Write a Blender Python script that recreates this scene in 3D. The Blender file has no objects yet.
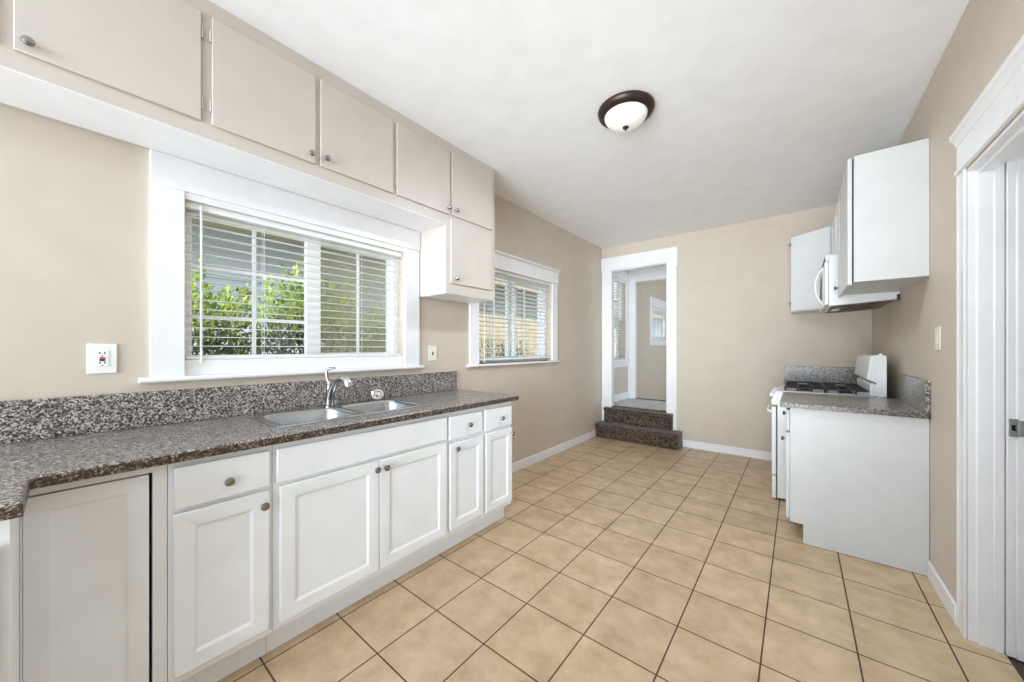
import bpy, bmesh, math, random
from mathutils import Vector, Matrix
random.seed(7)
scene = bpy.context.scene
COL = scene.collection
PI = math.pi

# ------------------------------------------------------------------ camera
F_PX, YAW, HORIZON, CAM_H = 356.7, 0.675, 348.6, 1.30
cam_data = bpy.data.cameras.new('camera')
cam_data.sensor_fit = 'HORIZONTAL'
cam_data.sensor_width = 36.0
cam_data.lens = 36.0 * F_PX / 1024.0
cam_data.shift_y = (HORIZON - 341.0) / 1024.0
cam_data.clip_start = 0.02
camera = bpy.data.objects.new('camera', cam_data)
camera.location = (0, 0, CAM_H)
camera.rotation_euler = (PI / 2, 0, YAW)
COL.objects.link(camera)
scene.camera = camera

# ------------------------------------------------------------------ colour management
scene.view_settings.view_transform = 'Standard'
scene.view_settings.look = 'None'
scene.view_settings.exposure = 0.32
scene.view_settings.gamma = 1.0
scene.view_settings.use_curve_mapping = False

# ------------------------------------------------------------------ sky, sun and added fill lights
world = bpy.data.worlds.new('world')
scene.world = world
world.use_nodes = True
wbg = world.node_tree.nodes['Background']
wbg.inputs[0].default_value = (0.80, 0.91, 1.0, 1)
wbg.inputs[1].default_value = 2.0

def sun(name, direction, strength, angle, color=(1, 1, 1)):
    d = bpy.data.lights.new(name, 'SUN')
    d.energy = strength
    d.angle = angle
    d.color = color
    o = bpy.data.objects.new(name, d)
    o.rotation_euler = Vector(direction).to_track_quat('-Z', 'Y').to_euler()
    COL.objects.link(o)
    return o

sun('sunlight', (-0.62, 0.25, -0.85), 3.0, 0.01, (1.0, 0.95, 0.86))
# broad soft fill added behind the camera to even out the far end
sun('soft_fill', (-0.28, 1.0, -0.03), 2.9, 0.55, (0.80, 0.91, 1.0))
# upward-tilted fill added behind the camera to brighten the ceiling
sun('ceiling_fill', (0.05, 1.0, 0.38), 2.9, 0.75, (0.90, 0.96, 1.0))
scene.cycles.diffuse_bounces = 8
ad = bpy.data.lights.new('rear_fill', 'AREA')  # fill panel added behind the camera; no window stands there
ad.shape = 'RECTANGLE'
ad.size, ad.size_y = 2.8, 2.4
ad.energy = 2
ad.color = (0.80, 0.91, 1.0)
ao = bpy.data.objects.new('rear_fill', ad)
ao.location = (-0.87, -1.55, 1.35)
ao.rotation_euler = Vector((0, 1, 0.25)).to_track_quat('-Z', 'Y').to_euler()
COL.objects.link(ao)
# unseen fill panel added in the adjoining room to lift the window wall
bd = bpy.data.lights.new('doorway_fill', 'AREA')
bd.shape = 'RECTANGLE'
bd.size, bd.size_y = 1.1, 1.9
bd.energy = 7
bd.color = (0.88, 0.95, 1.0)
bo = bpy.data.objects.new('doorway_fill', bd)
bo.location = (1.7, 1.95, 1.25)
bo.rotation_euler = Vector((-1, 0.3, 0.05)).to_track_quat('-Z', 'Y').to_euler()
COL.objects.link(bo)

# ------------------------------------------------------------------ materials
def lin(c):
    return tuple(((v / 255) / 12.92 if v / 255 <= 0.04045 else ((v / 255 + 0.055) / 1.055) ** 2.4) for v in c) + (1,)

def base_mat(name):
    m = bpy.data.materials.new(name)
    m.use_nodes = True
    nt = m.node_tree
    return m, nt, nt.nodes['Principled BSDF']

def node(nt, kind, **kw):
    n = nt.nodes.new(kind)
    for k, v in kw.items():
        setattr(n, k, v)
    return n

def paint(name, rgb, rough=0.5, metal=0.0, var=0.03, scale=6.0, bump=0.0, bump_scale=150.0, spec=0.5):
    m, nt, b = base_mat(name)
    co = node(nt, 'ShaderNodeTexCoord')
    nz = node(nt, 'ShaderNodeTexNoise')
    nz.inputs['Scale'].default_value = scale
    nz.inputs['Detail'].default_value = 4
    nt.links.new(co.outputs['Object'], nz.inputs['Vector'])
    rp = node(nt, 'ShaderNodeValToRGB')
    c = lin(rgb)
    rp.color_ramp.elements[0].color = tuple(max(0, v * (1 - var)) for v in c[:3]) + (1,)
    rp.color_ramp.elements[1].color = tuple(min(1, v * (1 + var)) for v in c[:3]) + (1,)
    rp.color_ramp.elements[0].position = 0.3
    rp.color_ramp.elements[1].position = 0.7
    nt.links.new(nz.outputs['Fac'], rp.inputs['Fac'])
    nt.links.new(rp.outputs['Color'], b.inputs['Base Color'])
    b.inputs['Roughness'].default_value = rough
    b.inputs['Metallic'].default_value = metal
    b.inputs['Specular IOR Level'].default_value = spec
    if bump:
        n2 = node(nt, 'ShaderNodeTexNoise')
        n2.inputs['Scale'].default_value = bump_scale
        nt.links.new(co.outputs['Object'], n2.inputs['Vector'])
        bp = node(nt, 'ShaderNodeBump')
        bp.inputs['Strength'].default_value = bump
        bp.inputs['Distance'].default_value = 0.002
        nt.links.new(n2.outputs['Fac'], bp.inputs['Height'])
        nt.links.new(bp.outputs['Normal'], b.inputs['Normal'])
    return m

M = {}
M['wall'] = paint('beige_wall_paint', (203, 191, 176), 0.55, bump=0.15, bump_scale=220)
M['ceiling'] = paint('white_ceiling_paint', (245, 246, 248), 0.6, bump=0.12)
M['trim'] = paint('white_gloss_trim_paint', (236, 236, 238), 0.32, bump=0.12, bump_scale=60)
M['cabinet'] = paint('white_cabinet_paint', (231, 234, 237), 0.35, bump=0.08, bump_scale=80)
M['cabinet_shaded'] = paint('shaded_white_cabinet_paint', (208, 210, 211), 0.35, bump=0.08, bump_scale=80)  # same white paint, darkened to put shade into the range-side units
M['cream'] = paint('cream_cabinet_paint', (199, 190, 181), 0.4, bump=0.12, bump_scale=70)
M['appliance'] = paint('white_enamel', (232, 234, 236), 0.18, var=0.01)
M['plastic'] = paint('white_plastic', (238, 238, 234), 0.3, var=0.01)
M['ivory'] = paint('ivory_plastic', (232, 226, 212), 0.35, var=0.01)
M['vinyl'] = paint('white_vinyl', (242, 243, 244), 0.3, var=0.01)
M['slat'] = paint('white_blind_slat', (240, 240, 238), 0.35, var=0.01)
M['black'] = paint('black_plastic', (18, 18, 18), 0.4)
M['gap'] = paint('dark_recess', (40, 38, 36), 0.8)  # near-black for vent slots, the roof and painted gap shade
M['red'] = paint('red_button', (190, 60, 75), 0.4)
M['iron'] = paint('black_cast_iron', (24, 24, 25), 0.5, bump=0.3, bump_scale=300)
M['bronze'] = paint('oil_rubbed_bronze', (62, 48, 43), 0.35, 0.6)
M['nickel'] = paint('brushed_nickel', (152, 150, 147), 0.24, 1.0)
M['chrome'] = paint('chrome', (215, 216, 218), 0.1, 1.0, var=0.01)
M['steel'] = paint('stainless_steel', (196, 199, 202), 0.24, 1.0, var=0.03, scale=40)
M['zinc'] = paint('grey_metal_edge', (164, 167, 166), 0.35, 0.5)
M['filter'] = paint('brown_grease_filter', (98, 90, 82), 0.5, 0.5, var=0.4, scale=25)
M['bare'] = paint('bare_hood_underside', (112, 100, 88), 0.5, var=0.1)
M['wood'] = paint('dark_wood_floor', (58, 38, 26), 0.35, var=0.4, scale=8)
M['soil'] = paint('dry_ground', (120, 110, 92), 0.9, var=0.3)
M['bark'] = paint('bark', (92, 74, 58), 0.9, var=0.3)
M['siding'] = paint('grey_siding_paint', (196, 202, 208), 0.6)
M['eave'] = paint('tan_eave_paint', (178, 164, 138), 0.6)
M['fence'] = paint('weathered_fence_boards', (206, 190, 162), 0.8, var=0.2)

def granite(name, stops):
    m, nt, b = base_mat(name)
    co = node(nt, 'ShaderNodeTexCoord')
    v = node(nt, 'ShaderNodeTexVoronoi')
    v.inputs['Scale'].default_value = 190
    v.inputs['Randomness'].default_value = 1.0
    nz = node(nt, 'ShaderNodeTexNoise')
    nz.inputs['Scale'].default_value = 70
    nz.inputs['Detail'].default_value = 5
    mx = node(nt, 'ShaderNodeMix', data_type='VECTOR')
    mx.inputs['Factor'].default_value = 0.012
    nt.links.new(co.outputs['Object'], mx.inputs[4])
    nt.links.new(nz.outputs['Color'], mx.inputs[5])
    nt.links.new(co.outputs['Object'], nz.inputs['Vector'])
    nt.links.new(mx.outputs[1], v.inputs['Vector'])
    bw = node(nt, 'ShaderNodeRGBToBW')
    nt.links.new(v.outputs['Color'], bw.inputs['Color'])
    rp = node(nt, 'ShaderNodeValToRGB')
    rp.color_ramp.interpolation = 'CONSTANT'
    els = rp.color_ramp.elements
    els[0].position, els[0].color = stops[0][0], lin(stops[0][1])
    els[1].position, els[1].color = stops[1][0], lin(stops[1][1])
    for p, c in stops[2:]:
        e = els.new(p)
        e.color = lin(c)
    nt.links.new(bw.outputs['Val'], rp.inputs['Fac'])
    nt.links.new(rp.outputs['Color'], b.inputs['Base Color'])
    b.inputs['Roughness'].default_value = 0.38
    b.inputs['Specular IOR Level'].default_value = 0.6
    b.inputs['Coat Weight'].default_value = 0.5
    b.inputs['Coat Roughness'].default_value = 0.22
    return m
M['granite'] = granite('speckled_granite', [(0.0, (36, 33, 33)), (0.31, (86, 78, 73)), (0.43, (126, 117, 110)), (0.56, (162, 154, 148)), (0.69, (196, 192, 188)), (0.82, (104, 95, 89))])
M['granite_edge'] = granite('dark_granite_edge', [(0.0, (24, 18, 14)), (0.36, (52, 38, 28)), (0.52, (84, 66, 52)), (0.66, (118, 100, 84)), (0.76, (150, 136, 122)), (0.84, (66, 50, 38))])

T = CAM_H / 4.0645
def tile():
    m, nt, b = base_mat('beige_ceramic_tile')
    co = node(nt, 'ShaderNodeTexCoord')
    mp = node(nt, 'ShaderNodeMapping')
    mp.inputs['Location'].default_value = (4.3727 * T + 20 * T, -3.5906 * T + 20 * T, 0)
    nt.links.new(co.outputs['Object'], mp.inputs['Vector'])
    br = node(nt, 'ShaderNodeTexBrick')
    br.offset = 0.0
    br.squash = 1.0
    br.inputs['Scale'].default_value = 1.0
    br.inputs['Mortar Size'].default_value = 0.0034
    br.inputs['Mortar Smooth'].default_value = 0.15
    br.inputs['Brick Width'].default_value = T
    br.inputs['Row Height'].default_value = T
    br.inputs['Color1'].default_value = lin((208, 184, 153))
    br.inputs['Color2'].default_value = lin((199, 174, 144))
    br.inputs['Mortar'].default_value = lin((86, 66, 48))
    nt.links.new(mp.outputs['Vector'], br.inputs['Vector'])
    nz = node(nt, 'ShaderNodeTexNoise')
    nz.inputs['Scale'].default_value = 7
    nz.inputs['Detail'].default_value = 9
    nz.inputs['Roughness'].default_value = 0.65
    nt.links.new(co.outputs['Object'], nz.inputs['Vector'])
    rp = node(nt, 'ShaderNodeValToRGB')
    rp.color_ramp.elements[0].position = 0.33
    rp.color_ramp.elements[0].color = (0.74, 0.69, 0.61, 1)
    rp.color_ramp.elements[1].position = 0.68
    rp.color_ramp.elements[1].color = (1.08, 1.07, 1.06, 1)
    nt.links.new(nz.outputs['Fac'], rp.inputs['Fac'])
    mx = node(nt, 'ShaderNodeMix', data_type='RGBA', blend_type='MULTIPLY')
    mx.inputs['Factor'].default_value = 1.0
    nt.links.new(br.outputs['Color'], mx.inputs[6])
    nt.links.new(rp.outputs['Color'], mx.inputs[7])
    nt.links.new(mx.outputs[2], b.inputs['Base Color'])
    rr = node(nt, 'ShaderNodeMapRange')
    rr.inputs['To Min'].default_value = 0.33
    rr.inputs['To Max'].default_value = 0.85
    nt.links.new(br.outputs['Fac'], rr.inputs['Value'])
    nt.links.new(rr.outputs['Result'], b.inputs['Roughness'])
    bp = node(nt, 'ShaderNodeBump', invert=True)
    bp.inputs['Strength'].default_value = 0.5
    bp.inputs['Distance'].default_value = 0.003
    nt.links.new(br.outputs['Fac'], bp.inputs['Height'])
    nt.links.new(bp.outputs['Normal'], b.inputs['Normal'])
    return m
M['tile'] = tile()

def carpet(name, dark, light):
    m, nt, b = base_mat(name)
    co = node(nt, 'ShaderNodeTexCoord')
    nz = node(nt, 'ShaderNodeTexNoise')
    nz.inputs['Scale'].default_value = 55
    nz.inputs['Detail'].default_value = 3
    nt.links.new(co.outputs['Object'], nz.inputs['Vector'])
    rp = node(nt, 'ShaderNodeValToRGB')
    rp.color_ramp.elements[0].position = 0.38
    rp.color_ramp.elements[0].color = lin(dark)
    rp.color_ramp.elements[1].position = 0.66
    rp.color_ramp.elements[1].color = lin(light)
    nt.links.new(nz.outputs['Fac'], rp.inputs['Fac'])
    nt.links.new(rp.outputs['Color'], b.inputs['Base Color'])
    b.inputs['Roughness'].default_value = 0.95
    b.inputs['Sheen Weight'].default_value = 0.3
    b.inputs['Specular IOR Level'].default_value = 0.1
    bp = node(nt, 'ShaderNodeBump')
    bp.inputs['Strength'].default_value = 0.9
    bp.inputs['Distance'].default_value = 0.01
    nt.links.new(nz.outputs['Fac'], bp.inputs['Height'])
    nt.links.new(bp.outputs['Normal'], b.inputs['Normal'])
    return m
M['carpet'] = carpet('brown_carpet', (44, 35, 29), (110, 94, 81))
M['carpet_hall_lit'] = carpet('lit_carpet', (146, 143, 144), (198, 196, 196))  # step carpet again, lightened so the hall's light is in its colour

def glass_pane():
    m = bpy.data.materials.new('window_glass')
    m.use_nodes = True
    nt = m.node_tree
    nt.nodes.clear()
    out = node(nt, 'ShaderNodeOutputMaterial')
    tr = node(nt, 'ShaderNodeBsdfTransparent')
    tr.inputs[0].default_value = (0.95, 0.97, 0.965, 1)
    gl = node(nt, 'ShaderNodeBsdfGlossy')
    gl.inputs['Roughness'].default_value = 0.02
    lw = node(nt, 'ShaderNodeLayerWeight')
    pw = node(nt, 'ShaderNodeMath', operation='POWER')
    pw.inputs[1].default_value = 4.0
    nt.links.new(lw.outputs['Facing'], pw.inputs[0])
    fr = node(nt, 'ShaderNodeMath', operation='MULTIPLY_ADD')
    fr.inputs[1].default_value = 0.6
    fr.inputs[2].default_value = 0.03
    nt.links.new(pw.outputs[0], fr.inputs[0])
    mx = node(nt, 'ShaderNodeMixShader')
    nt.links.new(fr.outputs[0], mx.inputs[0])
    nt.links.new(tr.outputs[0], mx.inputs[1])
    nt.links.new(gl.outputs[0], mx.inputs[2])
    nt.links.new(mx.outputs[0], out.inputs['Surface'])
    return m
M['glass'] = glass_pane()

def screen_mat():
    m = bpy.data.materials.new('insect_screen')
    m.use_nodes = True
    nt = m.node_tree
    nt.nodes.clear()
    out = node(nt, 'ShaderNodeOutputMaterial')
    tr = node(nt, 'ShaderNodeBsdfTransparent')
    df = node(nt, 'ShaderNodeBsdfDiffuse')
    df.inputs[0].default_value = lin((205, 194, 168))
    mx = node(nt, 'ShaderNodeMixShader')
    mx.inputs[0].default_value = 0.38
    nt.links.new(tr.outputs[0], mx.inputs[1])
    nt.links.new(df.outputs[0], mx.inputs[2])
    nt.links.new(mx.outputs[0], out.inputs['Surface'])
    return m
M['screen'] = screen_mat()

def frosted():
    m, nt, b = base_mat('frosted_lamp_glass')
    b.inputs['Base Color'].default_value = lin((244, 243, 240))
    b.inputs['Roughness'].default_value = 0.25
    b.inputs['Emission Color'].default_value = (1.0, 0.97, 0.92, 1)
    b.inputs['Emission Strength'].default_value = 0.12
    nz = node(nt, 'ShaderNodeTexNoise')
    nz.inputs['Scale'].default_value = 9
    bp = node(nt, 'ShaderNodeBump')
    bp.inputs['Strength'].default_value = 0.1
    nt.links.new(nz.outputs['Fac'], bp.inputs['Height'])
    nt.links.new(bp.outputs['Normal'], b.inputs['Normal'])
    return m
M['frosted'] = frosted()

def leaf(name, a, c):
    m, nt, b = base_mat(name)
    co = node(nt, 'ShaderNodeTexCoord')
    nz = node(nt, 'ShaderNodeTexNoise')
    nz.inputs['Scale'].default_value = 7
    nt.links.new(co.outputs['Object'], nz.inputs['Vector'])
    rp = node(nt, 'ShaderNodeValToRGB')
    rp.color_ramp.elements[0].position = 0.35
    rp.color_ramp.elements[0].color = lin(a)
    rp.color_ramp.elements[1].position = 0.65
    rp.color_ramp.elements[1].color = lin(c)
    nt.links.new(nz.outputs['Fac'], rp.inputs['Fac'])
    nt.links.new(rp.outputs['Color'], b.inputs['Base Color'])
    b.inputs['Roughness'].default_value = 0.5
    b.inputs['Transmission Weight'].default_value = 0.0
    return m
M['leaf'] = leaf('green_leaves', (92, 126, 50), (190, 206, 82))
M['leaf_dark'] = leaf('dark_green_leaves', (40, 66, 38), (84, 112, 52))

# ------------------------------------------------------------------ mesh helpers
class MB:
    def __init__(self):
        self.bm = bmesh.new()

    def poly(self, pts_list, faces):
        vs = [self.bm.verts.new(p) for p in pts_list]
        for f in faces:
            try:
                self.bm.faces.new([vs[i] for i in f])
            except ValueError:
                pass
        return self

    def box(self, a, b, fn=None):
        x0, y0, z0 = a
        x1, y1, z1 = b
        p = [(x0, y0, z0), (x1, y0, z0), (x1, y1, z0), (x0, y1, z0), (x0, y0, z1), (x1, y0, z1), (x1, y1, z1), (x0, y1, z1)]
        if fn:
            p = [fn(*q) for q in p]
        return self.poly(p, [(0, 3, 2, 1), (4, 5, 6, 7), (0, 1, 5, 4), (1, 2, 6, 5), (2, 3, 7, 6), (3, 0, 4, 7)])

    def prism(self, pts, fn, lo, hi):
        n = len(pts)
        p = [fn(a, b, lo) for a, b in pts] + [fn(a, b, hi) for a, b in pts]
        f = [tuple(range(n))[::-1], tuple(range(n, 2 * n))] + [(i, (i + 1) % n, n + (i + 1) % n, n + i) for i in range(n)]
        return self.poly(p, f)

    def cells(self, fn, xs, ys, keep, c0, c1):
        """a slab with openings: grid cells kept by keep(x, y), walls only on its border"""
        xs, ys = sorted(xs), sorted(ys)
        V = {}
        def v(i, j, c):
            k = (i, j, c)
            if k not in V:
                V[k] = self.bm.verts.new(fn(xs[i], ys[j], c))
            return V[k]
        K = {(i, j): keep((xs[i] + xs[i + 1]) / 2, (ys[j] + ys[j + 1]) / 2) for i in range(len(xs) - 1) for j in range(len(ys) - 1)}
        for (i, j), k in K.items():
            if not k:
                continue
            for c in (c0, c1):
                self.bm.faces.new([v(i, j, c), v(i + 1, j, c), v(i + 1, j + 1, c), v(i, j + 1, c)])
            for di, dj, e in ((-1, 0, ((i, j), (i, j + 1))), (1, 0, ((i + 1, j), (i + 1, j + 1))), (0, -1, ((i, j), (i + 1, j))), (0, 1, ((i, j + 1), (i + 1, j + 1)))):
                if not K.get((i + di, j + dj), False):
                    (a, b), (c, d) = e
                    self.bm.faces.new([v(a, b, c0), v(c, d, c0), v(c, d, c1), v(a, b, c1)])
        return self

    def tube(self, pts, r, seg=12, cap=True):
        pts = [Vector(p) for p in pts]
        rs = r if isinstance(r, (list, tuple)) else [r] * len(pts)
        rings = []
        up = None
        for i, p in enumerate(pts):
            t = (pts[min(i + 1, len(pts) - 1)] - pts[max(i - 1, 0)]).normalized()
            if up is None:
                up = Vector((0, 0, 1)) if abs(t.z) < 0.9 else Vector((1, 0, 0))
            n = t.cross(up).normalized()
            up = n.cross(t).normalized()
            rings.append([self.bm.verts.new(p + rs[i] * (math.cos(2 * PI * k / seg) * n + math.sin(2 * PI * k / seg) * up)) for k in range(seg)])
        for a, b in zip(rings, rings[1:]):
            for k in range(seg):
                self.bm.faces.new([a[k], a[(k + 1) % seg], b[(k + 1) % seg], b[k]])
        if cap:
            self.bm.faces.new(rings[0][::-1])
            self.bm.faces.new(rings[-1])
        return self

    def lathe(self, origin, axis, prof, seg=24):
        o = Vector(origin)
        ax = Vector(axis).normalized()
        n = ax.orthogonal().normalized()
        u = ax.cross(n)
        rings = []
        for r, h in prof:
            if r < 1e-6:
                rings.append([self.bm.verts.new(o + ax * h)])
            else:
                rings.append([self.bm.verts.new(o + ax * h + r * (math.cos(2 * PI * k / seg) * n + math.sin(2 * PI * k / seg) * u)) for k in range(seg)])
        for a, b in zip(rings, rings[1:]):
            for k in range(seg):
                k2 = (k + 1) % seg
                if len(a) == 1 and len(b) == 1:
                    continue
                if len(a) == 1:
                    self.bm.faces.new([a[0], b[k2], b[k]])
                elif len(b) == 1:
                    self.bm.faces.new([a[k], a[k2], b[0]])
                else:
                    self.bm.faces.new([a[k], a[k2], b[k2], b[k]])
        return self

    def loft(self, loops, cap_last=True, cap_first=False):
        R = [[self.bm.verts.new(p) for p in l] for l in loops]
        n = len(R[0])
        for a, b in zip(R, R[1:]):
            for k in range(n):
                self.bm.faces.new([a[k], a[(k + 1) % n], b[(k + 1) % n], b[k]])
        if cap_last:
            self.bm.faces.new(R[-1])
        if cap_first:
            self.bm.faces.new(R[0][::-1])
        return self

    def shaker(self, fn, a0, a1, b0, b1, t=0.02, stile=0.055, rec=0.008, slope=0.010):
        def rect(i, c):
            return [fn(a0 + i, b0 + i, c), fn(a1 - i, b0 + i, c), fn(a1 - i, b1 - i, c), fn(a0 + i, b1 - i, c)]
        return self.loft([rect(0, 0), rect(0, t), rect(stile, t), rect(stile + slope * 0.35, t - rec * 0.35), rect(stile + slope, t - rec)], True, True)

    def build(self, name, mat, parent=None, bevel=0.0, seg=2, origin=None):
        bm = self.bm
        bmesh.ops.remove_doubles(bm, verts=bm.verts, dist=1e-6)
        bmesh.ops.recalc_face_normals(bm, faces=bm.faces)
        off = Vector((0, 0, 0))
        p = parent
        while p is not None:
            off += p.location
            p = p.parent
        if origin is not None:
            off += Vector(origin)
        bmesh.ops.translate(bm, verts=bm.verts, vec=-off)
        me = bpy.data.meshes.new(name)
        bm.to_mesh(me)
        bm.free()
        for f in me.polygons:
            f.use_smooth = True
        me.set_sharp_from_angle(angle=0.6)
        o = bpy.data.objects.new(name, me)
        COL.objects.link(o)
        me.materials.append(M[mat])
        if parent is not None:
            o.parent = parent
        if origin is not None:
            o.location = origin
        if bevel:
            md = o.modifiers.new('soft_edges', 'BEVEL')
            md.width = bevel
            md.segments = seg
            md.limit_method = 'ANGLE'
            md.angle_limit = 0.7
            md.use_clamp_overlap = True
        return o

def tag(o, label, cat, group=None):
    o['label'] = label
    o['category'] = cat
    if group:
        o['group'] = group
    return o

def thing(name, label, cat, loc=(0, 0, 0), group=None):
    o = bpy.data.objects.new(name, None)
    o.empty_display_size = 0.05
    o.location = loc
    COL.objects.link(o)
    return tag(o, label, cat, group)

def structure(o):
    o['kind'] = 'structure'
    return o

def root_structure(name, loc=(0, 0, 0)):
    o = bpy.data.objects.new(name, None)
    o.location = loc
    COL.objects.link(o)
    o['kind'] = 'structure'
    return o

def one(o, label):
    o['label'] = label
    return o

ident = lambda a, b, c: (a, b, c)
def facing_px(x):   # front looks towards +X; a = Y, b = Z, c = outward
    return lambda a, b, c: (x + c, a, b)
def facing_nx(x):
    return lambda a, b, c: (x - c, a, b)
def facing_ny(y):
    return lambda a, b, c: (a, y - c, b)
along_y = lambda a, b, c: (a, c, b)   # prism profile in X, Z extruded along Y
along_x = lambda a, b, c: (c, a, b)   # prism profile in Y, Z extruded along X

KNOB = [(0.0, 0.0), (0.0065, 0.0), (0.0055, 0.010), (0.0085, 0.0135), (0.0155, 0.0165), (0.0165, 0.0205), (0.0145, 0.025), (0.008, 0.0285), (0.0, 0.0295)]
def knob(parent, at, axis, mat='nickel', s=1.0):
    return MB().lathe(at, axis, [(r * s, h * s) for r, h in KNOB], 20).build('knob', mat, parent)

# ------------------------------------------------------------------ room dimensions
XL, XR, YB, HC, YF = -2.34, 0.59, 5.12, 2.83, -1.6
XLO = XL - 0.16
YB2 = YB + 0.12
HF = 0.427        # carpeted hall floor level

# floor, ceiling, walls
structure(MB().box((XLO, YF, -0.12), (0.69, YB2, 0.0)).build('floor', 'tile'))
structure(MB().box((0.69, YF, -0.12), (2.6, YB2, -0.004)).build('floor_adjoining', 'wood'))
structure(MB().box((XLO, YF, HC), (2.6, 9.7, HC + 0.1)).build('ceiling', 'ceiling'))

W1 = (0.36, 1.605, 1.165, 2.035)
W2 = (2.415, 3.69, 1.155, 2.10)
W3 = (5.42, 6.09, 1.12, 2.47)
W4 = (7.55, 8.75, 1.52, 2.16)
def inside(w, a, b):
    return w[0] < a < w[1] and w[2] < b < w[3]
MB_w = MB().cells(lambda a, b, c: (c, a, b), [YF, W1[0], W1[1], W2[0], W2[1], YB2], [-0.0, W1[2], W2[2], W1[3], W2[3], HC],
                  lambda a, b: not inside(W1, a, b) and not inside(W2, a, b), XLO, XL)
structure(MB_w.build('wall_left', 'wall'))
structure(MB().cells(lambda a, b, c: (c, a, b), [YB2, W3[0], W3[1], W4[0], W4[1], 9.6], [-0.6, W3[2], W4[2], W4[3], W3[3], HC],
                     lambda a, b: not inside(W3, a, b) and not inside(W4, a, b), XLO, XL).build('wall_hall_left', 'wall'))
DB = (-2.205, -1.385, HF, 2.475)     # stepped doorway in the far wall
structure(MB().cells(lambda a, b, c: (a, c, b), [XL, DB[0], DB[1], 2.6], [0.0, DB[2], DB[3], HC],
                     lambda a, b: not inside(DB, a, b), YB, YB2).build('wall_back', 'wall'))
DR = (1.66, 2.52, 0.0, 2.10)         # doorway in the right wall
structure(MB().cells(lambda a, b, c: (c, a, b), [YF, DR[0], DR[1], YB], [0.0, DR[3], HC],
                     lambda a, b: not (DR[0] < a < DR[1] and b < DR[3]), XR, XR + 0.17).build('wall_right', 'wall'))
structure(MB().box((2.5, YF, 0), (2.6, YB, HC)).build('wall_adjoining', 'wall'))
structure(MB().box((0.76, YF, 0), (2.5, YF + 0.1, HC)).build('wall_adjoining_front', 'wall'))
# hall beyond the stepped doorway
structure(MB().box((XL, YB + 0.03, HF - 0.12), (-1.0, 6.30, HF)).build('floor_hall', 'carpet_hall_lit'))
structure(MB().box((XL, 6.30, -0.7), (-0.2, 9.6, -0.6)).build('floor_hall_lower', 'carpet_hall_lit'))
PO = (-2.215, -1.22, HF, 2.465)
structure(MB().cells(lambda a, b, c: (a, c, b), [XL, PO[0], PO[1], -1.0], [-0.6, PO[2], PO[3], HC],
                     lambda a, b: not inside(PO, a, b) , 6.2, 6.3).build('wall_hall_partition', 'trim'))
structure(MB().cells(lambda a, b, c: (c, a, b), [YB2, 5.36, 6.16, 6.3], [0.0, HF, 2.5, HC], lambda a, b: not (5.36 < a < 6.16 and HF < b < 2.5), -1.05, -0.95).build('wall_hall_right', 'wall'))  # unseen opening added to let daylight into the hall
structure(MB().box((XL, 9.6, -0.6), (-0.2, 9.7, HC)).build('wall_hall_end', 'wall'))
structure(MB().cells(lambda a, b, c: (c, a, b), [6.3, 7.0, 9.0, 9.7], [-0.6, 0.5, 2.4, HC], lambda a, b: not (7.0 < a < 9.0 and 0.5 < b < 2.4), -0.2, -0.1).build('wall_hall_far_right', 'wall'))

# baseboards
def baseboard(name, a, b):
    return structure(MB().box(a, b).build(name, 'trim', bevel=0.004))
baseboard('baseboard_left', (XL, 2.125, 0), (XL + 0.016, 4.875, 0.095))
baseboard('baseboard_back', (-1.19, YB - 0.016, 0), (-0.11, YB, 0.095))
baseboard('baseboard_right', (XR - 0.014, 2.607, 0), (XR, 3.07, 0.095))
baseboard('baseboard_hall_left', (XL, YB2, HF), (XL + 0.016, 6.2, HF + 0.12))

# ------------------------------------------------------------------ windows
def window(name, w, kind):
    y0, y1, z0, z1 = w
    r = root_structure(name, (XL, (y0 + y1) / 2, z0))
    xg = XL - 0.10
    return r, xg

def slider_sash(r, y0, y1, z0, z1, xg, st, muntin_y, muntin_z, extra=0.0, st_far=None):
    sf = st_far or st
    s = MB()
    fn = lambda a, b, c: (xg + extra + c, a, b)
    s.cells(fn, [y0, y0 + st, y1 - sf, y1], [z0, z0 + st * 0.8, z1 - st * 0.8, z1],
            lambda a, b: not (y0 + st < a < y1 - sf and z0 + st * 0.8 < b < z1 - st * 0.8), -0.02, 0.02)
    sa = s.build('sash', 'vinyl', r, 0.003)
    for my in muntin_y:
        MB().box((xg + extra - 0.006, my - 0.009, z0 + st * 0.8), (xg + extra + 0.006, my + 0.009, z1 - st * 0.8)).build('muntin', 'vinyl', sa)
    for mz in muntin_z:
        MB().box((xg + extra - 0.005, y0 + st, mz - 0.008), (xg + extra + 0.005, y1 - sf, mz + 0.008)).build('muntin', 'vinyl', sa)
    MB().box((xg + extra - 0.002, y0 + st, z0 + st * 0.8), (xg + extra + 0.002, y1 - sf, z1 - st * 0.8)).build('pane', 'glass', sa)
    return sa

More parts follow.
